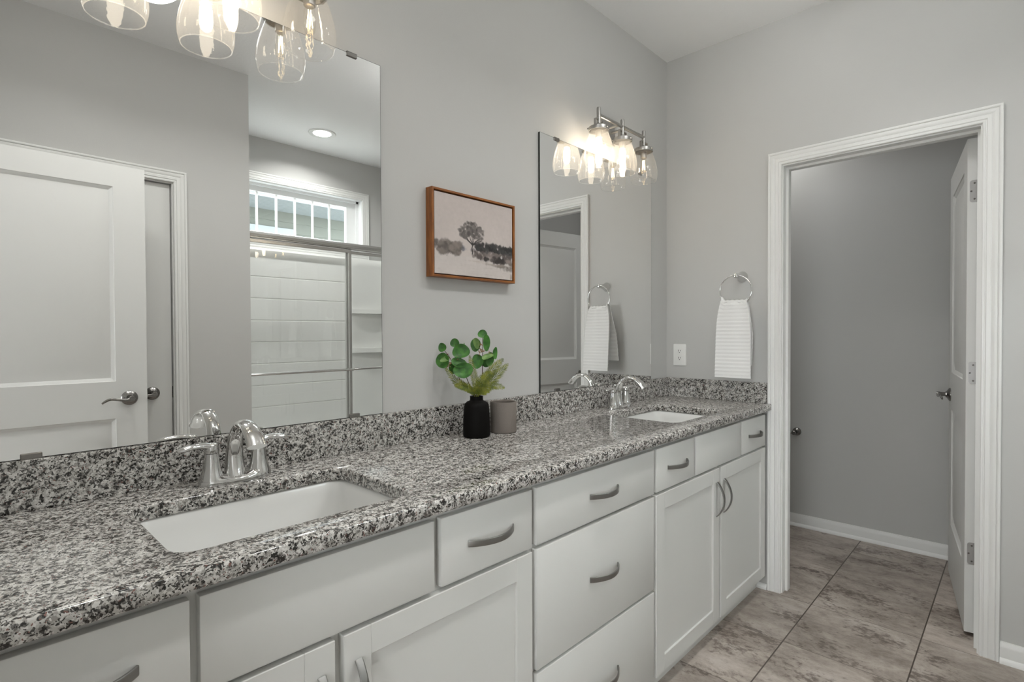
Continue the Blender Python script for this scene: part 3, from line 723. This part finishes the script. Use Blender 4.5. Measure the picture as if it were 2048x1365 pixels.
# ------------------------------------------------------------------ vase, cup, greenery
VX, VY = -1.535, -.109
t = thing('bottle_vase', 'small matte black ceramic bottle vase holding greenery', 'vase', (VX, VY, ZT))
b = B(); lathe(b, [(0, .0005), (.040, .0005), (.0440, .003), (.0455, .008), (.0455, .030), (.0448, .060), (.0435, .085), (.0420, .102), (.0395, .111), (.033, .1175), (.0245, .121), (.0222, .1235), (.0218, .134), (.0225, .1365), (.0195, .1365), (.0185, .120), (.0185, .06), (0, .06)], 40, (VX, VY, ZT)); obj('vase_body', b, VASE, t, 30)
ux, uy = math.sin(YAW), -math.cos(YAW)
CXc, CYc = -1.412, -.114
t = thing('planter_cup', 'taupe concrete cup standing behind the black vase', 'cup', (CXc, CYc, ZT))
b = B(); lathe(b, [(0, .0005), (.0425, .0005), (.0450, .003), (.0458, .008), (.0465, .105), (.0455, .1075), (.0430, .1075), (.0415, .105), (.0405, .012), (0, .012)], 40, (CXc, CYc, ZT)); obj('cup_body', b, CUPM, t, 30)
VR, VB = Vector((ux, uy, 0)), Vector((-math.cos(YAW), -math.sin(YAW), 0))       # across, and towards the room
MOUTH = Vector((VX, VY, ZT+.1365))
def vp(px, py, w=0):       # measured on the photograph at the vase's distance: across, height, towards the room
    return Vector((VX, VY, ZT)) + VR*((px-537)*.000293) + Vector((0, 0, (1285-py)*.000293)) + VB*w
def leaf(par, c, rx, ry, nrm, rot, m, name='leaf'):
    b = B(); A = axis_to(nrm); cr, sr = math.cos(rot), math.sin(rot); rings = []
    for q, h in ((0, -.10), (.35, -.085), (.7, -.04), (1, .03)):
        rg = []
        for k in range(20):
            a = 2*PI*k/20; wob = 1+.05*math.cos(3*a+rx*900); x, y = rx*q*math.cos(a)*wob, ry*q*math.sin(a)*wob
            X, Y = x*cr-y*sr, x*sr+y*cr
            rg.append(c + A @ Vector((X, Y, h*rx*1.2 + (.10*rx if abs(math.sin(a)) > .8 and q == 1 else 0))))
        rings.append(rg)
    vr = loft(b, rings[1:]); cv = b.verts.new(c + A @ Vector((0, 0, -.12*rx)))
    for k in range(20): b.faces.new([cv, vr[0][k], vr[0][(k+1) % 20]])
    obj(name, b, m, par, 60, recalc=False)
def sprig(label, path, leaves, berries):
    t = thing('eucalyptus_sprig', label, 'greenery', tuple(MOUTH), 'eucalyptus sprigs in the vase')
    b = B(); pts = spline(path, 6); tube(b, pts, lerp_list([.0016, .0013, .0009], len(pts)), 8); obj('stem', b, STEM, t)
    for px, py, rx, ry, w, tilt, rot, pale in leaves:
        leaf(t, vp(px, py, w), rx*.000335, ry*.000335, VB + VR*tilt[0] + Vector((0, 0, tilt[1])), rot, LEAFL if pale else LEAF)
    for px, py, w, n in berries:
        b = B(); c = vp(px, py, w)
        for k in range(n):
            d = Vector((random.uniform(-1, 1), random.uniform(-1, 1), random.uniform(-1, 1)))*.0075
            bmesh.ops.create_icosphere(b, subdivisions=1, radius=.0022, matrix=Matrix.Translation(c+d))
        for k in range(n): tube(b, [c, c+(list(b.verts)[k*12].co-c)*.9], .0006, 5, cap=False)
        obj('berry_cluster', b, BERRY, t)
inm = lambda a, d: MOUTH + VR*a + VB*d + Vector((0, 0, -.05))
sprig('eucalyptus sprig leaning left, with the outermost round leaves', [inm(-.006, .002), MOUTH+VR*-.008, vp(360, 640, .01), vp(265, 420, .015), vp(175, 285, .02)],
      [(157, 260, 42, 45, .02, (-.2, .1), 0, 0), (160, 410, 73, 78, .018, (-.35, .1), .2, 0), (190, 395, 55, 30, .024, (.3, .8), .5, 1), (270, 500, 45, 60, .002, (.3, -.2), .3, 0)], [(232, 455, .02, 7), (250, 430, .018, 6), (205, 360, .018, 4)])
sprig('eucalyptus sprig in the middle left, with the two largest round leaves', [inm(-.002, -.002), MOUTH+VR*-.003, vp(440, 640, .012), vp(375, 420, .01), vp(330, 280, .01), vp(300, 225, .01)],
      [(295, 210, 47, 44, .010, (-.1, .1), 0, 0), (367, 305, 88, 72, .014, (.1, .2), .1, 0), (345, 435, 82, 52, .020, (.2, .55), -.35, 0), (397, 520, 98, 78, .030, (.05, .3), .12, 0), (400, 245, 8, 32, .0, (.9, .2), 0, 0)], [(340, 375, .012, 5), (415, 590, .012, 5)])
sprig('tallest eucalyptus sprig, standing upright on the right of the vase', [inm(.006, 0), MOUTH+VR*.006, vp(600, 640, .006), vp(608, 420, .006), vp(612, 250, .004), vp(610, 130, .002)],
      [(610, 110, 48, 42, .004, (.1, .2), 0, 0), (530, 235, 56, 66, .000, (-.4, .1), 0, 0), (545, 215, 40, 62, .014, (-.8, .2), .6, 1), (655, 210, 40, 84, .006, (.55, .0), 0, 0), (555, 420, 60, 72, .010, (-.2, .1), 0, 0), (668, 368, 64, 34, .016, (.1, 1.0), .45, 1), (695, 400, 42, 72, .004, (.5, 0), -.2, 0), (752, 330, 30, 62, .0, (.8, .1), -.15, 0), (640, 420, 52, 62, .0, (.2, .1), 0, 0)], [(600, 300, .012, 9), (575, 325, .012, 5), (590, 215, .01, 6), (690, 310, .002, 5)])
def fern(label, path, width, m=FERN, f_skip=False):
    t = thing('fern_sprig', label, 'greenery', tuple(MOUTH), 'fern sprigs in the vase')
    b = B(); pts = spline(path, 9); tube(b, pts, lerp_list([.0013, .0010, .0005], len(pts)), 6); obj('stem', b, m, t)
    b = B(); n = len(pts)
    for i in range(int(n*.28), n):
        if i % 2 and f_skip: continue
        f = (i/n-.28)/.72; wl = width*(math.sin(PI*min(1, .18+f*.86))**.8)*.95+.003
        tg = (pts[min(i+1, n-1)]-pts[max(i-1, 0)]).normalized(); sd = tg.cross(VB).normalized()
        for s in (-1, 1):
            for sub in (0, .5):
                p0 = pts[i] + tg*sub*.008; d = (sd*s*.85+tg*.62+VB*random.uniform(-.25, .35)).normalized(); L_ = wl*random.uniform(.85, 1.1)
                nr = d.cross(VB); nr.normalize(); wv = .0010+.0006*(1-f)
                a = [b.verts.new(p0+d*L_*q+nr*wv*k*e) for q, e in ((.04, .3), (.35, 1), (.7, .75)) for k in (1, -1)]; tip = b.verts.new(p0+d*L_)
                b.faces.new([a[0], a[1], a[3], a[2]]); b.faces.new([a[2], a[3], a[5], a[4]]); b.faces.new([a[4], a[5], tip])
    obj('frond', b, m, t, 60, recalc=False)
fern('olive fern sprig arching to the right, highest of the right-hand ferns', [inm(.004, .003), MOUTH+VR*.004, vp(610, 690, .01), vp(720, 520, .012), vp(835, 405, .01)], .024)
fern('olive fern sprig reaching farthest right with a pointed tip', [inm(.007, .005), MOUTH+VR*.007, vp(630, 730, .015), vp(760, 590, .02), vp(890, 460, .02)], .026)
fern('olive fern sprig hanging low on the right above the cup', [inm(.006, .008), MOUTH+VR*.006+VB*.004, vp(610, 760, .022), vp(720, 690, .032), vp(845, 712, .038)], .022)
fern('olive fern sprig curving out to the left under the eucalyptus', [inm(-.006, .005), MOUTH+VR*-.007, vp(430, 720, .014), vp(310, 640, .02), vp(190, 490, .02)], .018)
fern('olive fern sprig low on the left with its tip sideways', [inm(-.004, .008), MOUTH+VR*-.006+VB*.004, vp(470, 740, .02), vp(400, 700, .03), vp(315, 685, .035)], .018)
fern('short olive fern sprig upright in the middle of the bunch', [inm(0, .004), MOUTH, vp(525, 660, .012), vp(500, 530, .012), vp(465, 372, .008)], .016)
fern('short olive fern sprig spreading in front of the tall eucalyptus', [inm(.002, .007), MOUTH+VB*.004, vp(580, 690, .026), vp(640, 600, .034), vp(700, 545, .038)], .022)

# ------------------------------------------------------------------ towel ring, towel, outlet, paper holder
RC = Vector((-.086, -.4105, 1.463)); RR = .077
t = thing('towel_ring', 'chrome towel ring on the wall beside the toilet room door', 'towel ring', (0, -.412, 1.535))
b = B(); lathe(b, [(0, .0005), (.0275, .0005), (.0280, .003), (.0255, .008), (.0205, .020), (.0150, .038), (.0118, .056), (.0105, .068), (0, .068)], 32, (0, -.412, 1.5365), axis_to((-1, 0, 0)))
lathe(b, [(.0085, .066), (.0110, .070), (.0120, .080), (.0115, .088), (.0095, .094), (0, .097)], 24, (0, -.412, 1.5365), axis_to((-1, 0, 0))); obj('wall_post', b, CHROME, t, 40)
b = B(); tube(b, [(RC.x, RC.y+RR*math.sin(2*PI*k/64), RC.z+RR*math.cos(2*PI*k/64)) for k in range(64)], .0030, 10, up=(1, 0, 0), closed=True); obj('ring', b, CHROME, t, 80)
def towel():
    b = B(); NW, th = 26, .007
    # centre line over the ring: down the front (towards the room) and down the back
    prof = []
    zt = 1.4040
    for k in range(60): s = k/59; prof.append(('f', 1.037+(zt-1.037)*s))
    arc = [(.5-k/10) for k in range(1, 10)]
    back = [zt-(zt-1.112)*(k/44) for k in range(45)]
    rows = []
    def row(x, z, y0, y1, front, amp, ph):
        out = []
        for i in range(NW+1):
            f = i/NW; yy = y0+(y1-y0)*f
            dz = 0
            fold = amp*math.sin(f*PI*3+ph)
            out.append((x+fold, yy, z+dz, f))
        rows.append(out)
    for _, z in prof:
        h = (z-1.037)/(zt-1.037); e = h**2.2
        w = 1-.05*h-.24*h**8
        yc = -.4055 - .0045*(1-h); hw = .0865*w
        rib = .0017*math.sin(2*PI*z/.0095) if h > .035 else -.0012
        row(-.123+.022*h+.004*e+rib*-1, z, yc+hw, yc-hw, True, .003*e+.0015, .6)
    for a in arc:
        an = a*PI; row(RC.x-.0105*math.sin(an), zt+.0105*math.cos(an), -.4055+.0614, -.4055-.0614, True, .001, .6)
    for z in back:
        h = (z-1.112)/(zt-1.112)
        hw = .0614+.026*min(1, (1-h)*2); yc = -.4055+.018*(1-h)
        rib = .0017*math.sin(2*PI*z/.0095) if h > .05 else 0
        row(-.068+.022*(1-h)+rib, z-.016*(1-h), yc+hw, yc-hw, False, .002, 1.2)
    n = len(rows); P = [[Vector(p[:3]) for p in r] for r in rows]
    # the top follows the curve of the ring: edges ride up
    for r, R_ in enumerate(rows):
        for i, p in enumerate(R_):
            y = P[r][i].y-RC.y; zz = P[r][i].z
            k = max(0, (zz-1.33)/(zt-1.33)); ringz = RC.z-math.sqrt(max(0, RR*RR-min(abs(y), .069)**2))
            P[r][i].z += max(0, ringz+.0068-(zt+.0105))*k**2 + .0012*math.sin(i*1.3)*k**2
    nr = []
    for r in range(n):
        rr = []
        for i in range(NW+1):
            a = P[min(r+1, n-1)][i]-P[max(r-1, 0)][i]; c = P[r][min(i+1, NW)]-P[r][max(i-1, 0)]; rr.append(a.cross(c).normalized())
        nr.append(rr)
    A = [[b.verts.new(P[r][i]+nr[r][i]*th/2) for i in range(NW+1)] for r in range(n)]
    Cc = [[b.verts.new(P[r][i]-nr[r][i]*th/2) for i in range(NW+1)] for r in range(n)]
    for r in range(n-1):
        for i in range(NW):
            b.faces.new([A[r][i], A[r][i+1], A[r+1][i+1], A[r+1][i]]); b.faces.new([Cc[r][i], Cc[r+1][i], Cc[r+1][i+1], Cc[r][i+1]])
        for i in (0, NW): b.faces.new([A[r][i], A[r+1][i], Cc[r+1][i], Cc[r][i]])
    for r in (0, n-1):
        for i in range(NW): b.faces.new([A[r][i], A[r][i+1], Cc[r][i+1], Cc[r][i]])
    o = obj('hand_towel', b, TOWEL, None, 70, loc=(-.09, -.41, 1.04))
    tagp(o, 'white ribbed cotton hand towel hanging from the chrome ring', 'towel')
towel()
OY, OZ = -.0790, 1.138
t = thing('power_outlet', 'white double power outlet on the wall near the corner', 'outlet', (0, OY, OZ))
b = B(); prism(b, rrect(.0735, .1165, .004, 3), lambda u, v, d: (-d, OY+u, OZ+v), .0003, .0058, .0022)
obj('wall_plate', b, PLAST, t, 30)
for s in (-1, 1):
    zc = OZ+s*.0195
    out = [(.0165*math.cos(a), max(-.0135, min(.0135, .0172*math.sin(a)))) for a in [2*PI*k/28 for k in range(28)]]
    b = B(); prism(b, out, lambda u, v, d: (-d, OY+u, zc+v), .005, .0072, .0008); rc = obj('receptacle', b, PLAST, t, 30)
    b = B(); box(b, -.0076, -.007, OY-.0075, OY-.0052, zc-.001, zc+.007); box(b, -.0076, -.007, OY+.0052, OY+.0075, zc-.002, zc+.008)
    lathe(b, [(0, .0076), (.0026, .0076), (.0026, .007)], 12, (0, OY, zc-.0075), axis_to((-1, 0, 0))); obj('slot', b, BLACK, rc)
b = B(); lathe(b, [(0, .0072), (.002, .007), (.0032, .0058)], 12, (0, OY, OZ), axis_to((-1, 0, 0))); obj('screw', b, PLAST, t)

t = thing('paper_holder', 'chrome toilet paper holder on the far wall past the door casing', 'paper holder', (1.04, -.30, .615))
for y in (-.375, -.225):
    b = B(); lathe(b, [(0, .0005), (.026, .0005), (.026, .004), (.0225, .009), (.014, .014), (.0105, .020), (.0105, .052), (.0135, .056), (.0135, .070), (.010, .074), (0, .074)], 28, (1.04, y, .613), axis_to((-1, 0, 0)))
    obj('post', b, LEVER, t, 40)
b = B(); tube(b, [(.977, -.375, .613), (.977, -.225, .613)], .0085, 14); obj('roller', b, CHROME, t)

# ------------------------------------------------------------------ shower
t = thing('shower_surround', 'glossy white shower wall panels moulded with tile courses', 'shower', (-.773, -2.6, .5))
def grooved(b, f, u0, u1, z0, z1, lines):
    P = [(z0, 0)]
    for z in lines: P += [(z-.006, 0), (z-.0015, -.0045), (z+.0015, -.0045), (z+.006, 0)]
    P += [(z1-.065, 0), (z1-.045, .012), (z1-.012, .018), (z1, .012), (z1+.004, -.02)]
    vr = loft(b, [[f(u0, d, z) for z, d in P], [f(u1, d, z) for z, d in P]], closed=False)
ZL = [.7038+.1655*k for k in range(7)]
b = B(); grooved(b, lambda u, d, z: (u, -2.762+d, z), -1.5455, -.0005, .50, 1.908, ZL); obj('back_panel', b, ACRYL, t, 25)
b = B(); grooved(b, lambda u, d, z: (-1.5260+d, u, z), -2.762, -2.10, .50, 1.908, ZL); obj('side_panel', b, ACRYL, t, 25)
b = B(); grooved(b, lambda u, d, z: (-.0200-d, u, z), -2.762, -2.10, .50, 1.908, ZL); obj('side_panel', b, ACRYL, t, 25)
# corner tower with shelves
def tower(e): return [(-.43, -2.7595), (-.40, -2.752+e*.4), (-.30, -2.742+e), (-.20, -2.728+e), (-.12, -2.700+e), (-.07, -2.655+e), (-.045, -2.60+e), (-.032, -2.53), (-.0225, -2.50)]
b = B(); loft(b, [[(x, y, z) for x, y in spline2] for z, spline2 in ((.5, tower(0)), (1.80, tower(0)), (1.835, tower(.012)), (1.875, tower(.016)), (1.90, tower(.010)))], closed=False); obj('corner_panel', b, ACRYL, t, 50)
for z0, z1 in ((1.434, 1.469), (1.098, 1.138)):
    b = B(); out = [(-.42, -2.757), (-.40, -2.735), (-.33, -2.705), (-.25, -2.680), (-.17, -2.655), (-.11, -2.62), (-.075, -2.57), (-.05, -2.51), (-.025, -2.49), (-.021, -2.757)]
    prism(b, out, lambda u, v, d: (u, v, d), z0, z1); obj('corner_shelf', b, ACRYL, t, 40)
t = thing('bathtub', 'white alcove bathtub below the shower doors', 'bathtub', (-.773, -2.4, 0))
b = B(); o4 = lambda i, z, ra=.01: [(-.773+u, -2.391+v, z) for u, v in rrect(1.542-2*i, .740-2*i, ra)]
vr = loft(b, [o4(0, .002), o4(0, .485), o4(.006, .497), o4(.075, .500, .10), o4(.085, .49, .10), o4(.12, .30, .12), o4(.16, .12, .12), o4(.22, .09, .1)]); b.faces.new(vr[-1]); b.faces.new(vr[0]); obj('tub', b, PORC, t, 40)
YD = -2.062
t = thing('shower_door', 'sliding framed glass shower doors with a satin metal header and towel bars', 'shower door', (-.773, YD, .5))
b = B(); P = [(-.030, 1.862), (-.030, 1.866), (-.034, 1.868), (-.036, 1.885), (-.030, 1.898), (-.015, 1.904), (.015, 1.904), (.030, 1.896), (.034, 1.880), (.034, 1.862), (.026, 1.858), (-.022, 1.858)]
vr = loft(b, [[(x, YD-dy, z) for dy, z in P] for x in (-1.5452, -.0008)]); b.faces.new(vr[0]); b.faces.new(vr[1]); obj('header_rail', b, SATIN, t, 30)
b = B(); box(b, -1.5452, -.0008, YD-.034, YD+.034, .5002, .535, .003); obj('sill_track', b, SATIN, t)
for x0, x1 in ((-1.5452, -1.508), (-.038, -.0008)):
    b = B(); box(b, x0, x1, YD-.030, YD+.030, .535, 1.860, .002); obj('wall_jamb', b, SATIN, t)
def panel(x0, x1, y):
    b = B(); fw = .021
    for a, c, z0, z1 in ((x0, x0+fw, .545, 1.853), (x1-fw, x1, .545, 1.853), (x0+fw, x1-fw, .545, .545+fw), (x0+fw, x1-fw, 1.832, 1.853)): box(b, a, c, y-.008, y+.008, z0, z1, .002)
    p = obj('sliding_panel', b, SATIN, t)
    b = B(); box(b, x0+.012, x1-.012, y-.0025, y+.0025, .556, 1.842); obj('glass_sheet', b, SHGL, p)
    b = B(); yb = y+.030
    tube(b, [(x0+.010, yb, 1.0075), (x1-.010, yb, 1.0075)], .0085, 14)
    for x in (x0+.012, x1-.012): box(b, x-.009, x+.009, y+.007, yb+.006, .998, 1.017, .002)
    obj('towel_bar', b, CHROME, p)
panel(-1.498, -.775, YD+.016)
panel(-.800, -.050, YD-.016)

# ------------------------------------------------------------------ recessed lights, and unseen fill lamps added to the bath ceiling
def downlight(label, x, y, watts, cone=132, group='recessed ceiling lights'):
    t = thing('recessed_light', label, 'ceiling light', (x, y, ZC), group)
    b = B(); lathe(b, [(.066, -.004), (.094, -.0075), (.097, -.004), (.0975, -.0002)], 48, (x, y, ZC)); lathe(b, [(.066, -.004), (.064, -.0006)], 48, (x, y, ZC)); obj('trim_ring', b, TRIM, t, 40)
    b = B(); lathe(b, [(0, -.0022), (.045, -.0022), (.0655, -.0022)], 48, (x, y, ZC)); obj('lens', b, CANM, t, recalc=False)
    ld = bpy.data.lights.new('downlight', 'AREA'); ld.shape = 'DISK'; ld.size = .125; ld.spread = math.radians(cone); ld.energy = watts; ld.color = (.985, .99, .965)
    lo = bpy.data.objects.new('lamp', ld); COL.objects.link(lo); lo.parent = t; lo.location = (0, 0, -.0035)
downlight('round recessed ceiling light above the shower', -.823, -2.36, 2.3*SPOT, 146)
downlight('round recessed light in the toilet room ceiling', .72, -.22, 1.2*SPOT, 170)
downlight('added unseen recessed fill light over the floor in front of the left sink', -2.40, -1.08, SPOT)  # this and the next two are added out of view to brighten cabinets and floor
downlight('added unseen recessed fill light over the floor in front of the drawers', -1.70, -1.08, SPOT)
downlight('added unseen recessed fill light over the floor in front of the right sink', -1.0, -1.08, SPOT)
def fill_globe_light(label, x, y):  # unseen fill lamp, added to brighten the ceiling and walls
    t = thing('fill_globe_light', label, 'ceiling light', (x, y, ZC), 'added fill globes')
    b = B(); lathe(b, [(0, -.0005), (.062, -.0005), (.064, -.006), (.055, -.018), (.014, -.024), (.009, -.03), (.009, -.085), (.040, -.090), (.042, -.108), (0, -.110)], 40, (x, y, ZC)); obj('canopy', b, NICK, t, 40)
    b = B(); lathe(b, [(.11*math.sin(a), -.205+.11*math.cos(a)) for a in [.36+(PI-.36)*k/18 for k in range(18)]] + [(0, -.315)], 40, (x, y, ZC)); obj('fill_globe', b, FILL_GLOBE_M, t, 60, recalc=False)
fill_globe_light('added unseen fill globe over the floor in front of the left sink', -2.25, -.80)
fill_globe_light('added unseen fill globe over the floor in front of the right sink', -.80, -.95)

# ------------------------------------------------------------------ house next door
t = thing('neighbour_house', 'grey-green lap-sided house next door under a white soffit, seen through the window', 'house', (-.5, -6.0, 0))
b = B(); z = 0.0; rings = []
while z < 2.96:
    rings += [(z, .012), (z+.1475, 0)]; z += .148
vr = loft(b, [[(x, -6.0+d, zz) for zz, d in rings] for x in (-9, 9)], closed=False); obj('siding_wall', b, SIDE, t, 0)
b = B(); P = []
for k in range(60):
    y = -6.0+.72*k/59; P.append((y, 2.948+(.004 if k % 6 == 0 else 0)))
loft(b, [[(x, y, zz) for y, zz in P] for x in (-9, 9)], closed=False); obj('soffit', b, SOFF, t, 0)
b = B(); box(b, -9, 9, -5.285, -5.265, 2.935, 3.11); obj('fascia', b, SOFF, t)
b = B(); vr = loft(b, [[(x, y, zz) for y, zz in ((-5.265, 3.02), (-5.255, 2.995), (-5.19, 2.99), (-5.16, 3.03), (-5.15, 3.10), (-5.155, 3.11), (-5.265, 3.11))] for x in (-9, 9)]); b.faces.new(vr[0]); b.faces.new(vr[1]); obj('gutter', b, SOFF, t)
b = B(); vr = loft(b, [[(x, y, zz) for y, zz in ((-5.2, 3.11), (-8.4, 4.7), (-8.4, 4.66), (-5.2, 3.08))] for x in (-9, 9)]); obj('roof', b, simple('roof_shingle', (.12, .12, .13), .9), t)
b = B(); box(b, -.6, .62, -5.99, -5.965, 2.58, 2.72); obj('window_head', b, SOFF, t)
b = B(); box(b, -12, 12, -12, -3.02, -.30, -.25); g = obj('ground', b, simple('pale_gravel', (.50, .49, .46), .9)); g['kind'] = 'structure'
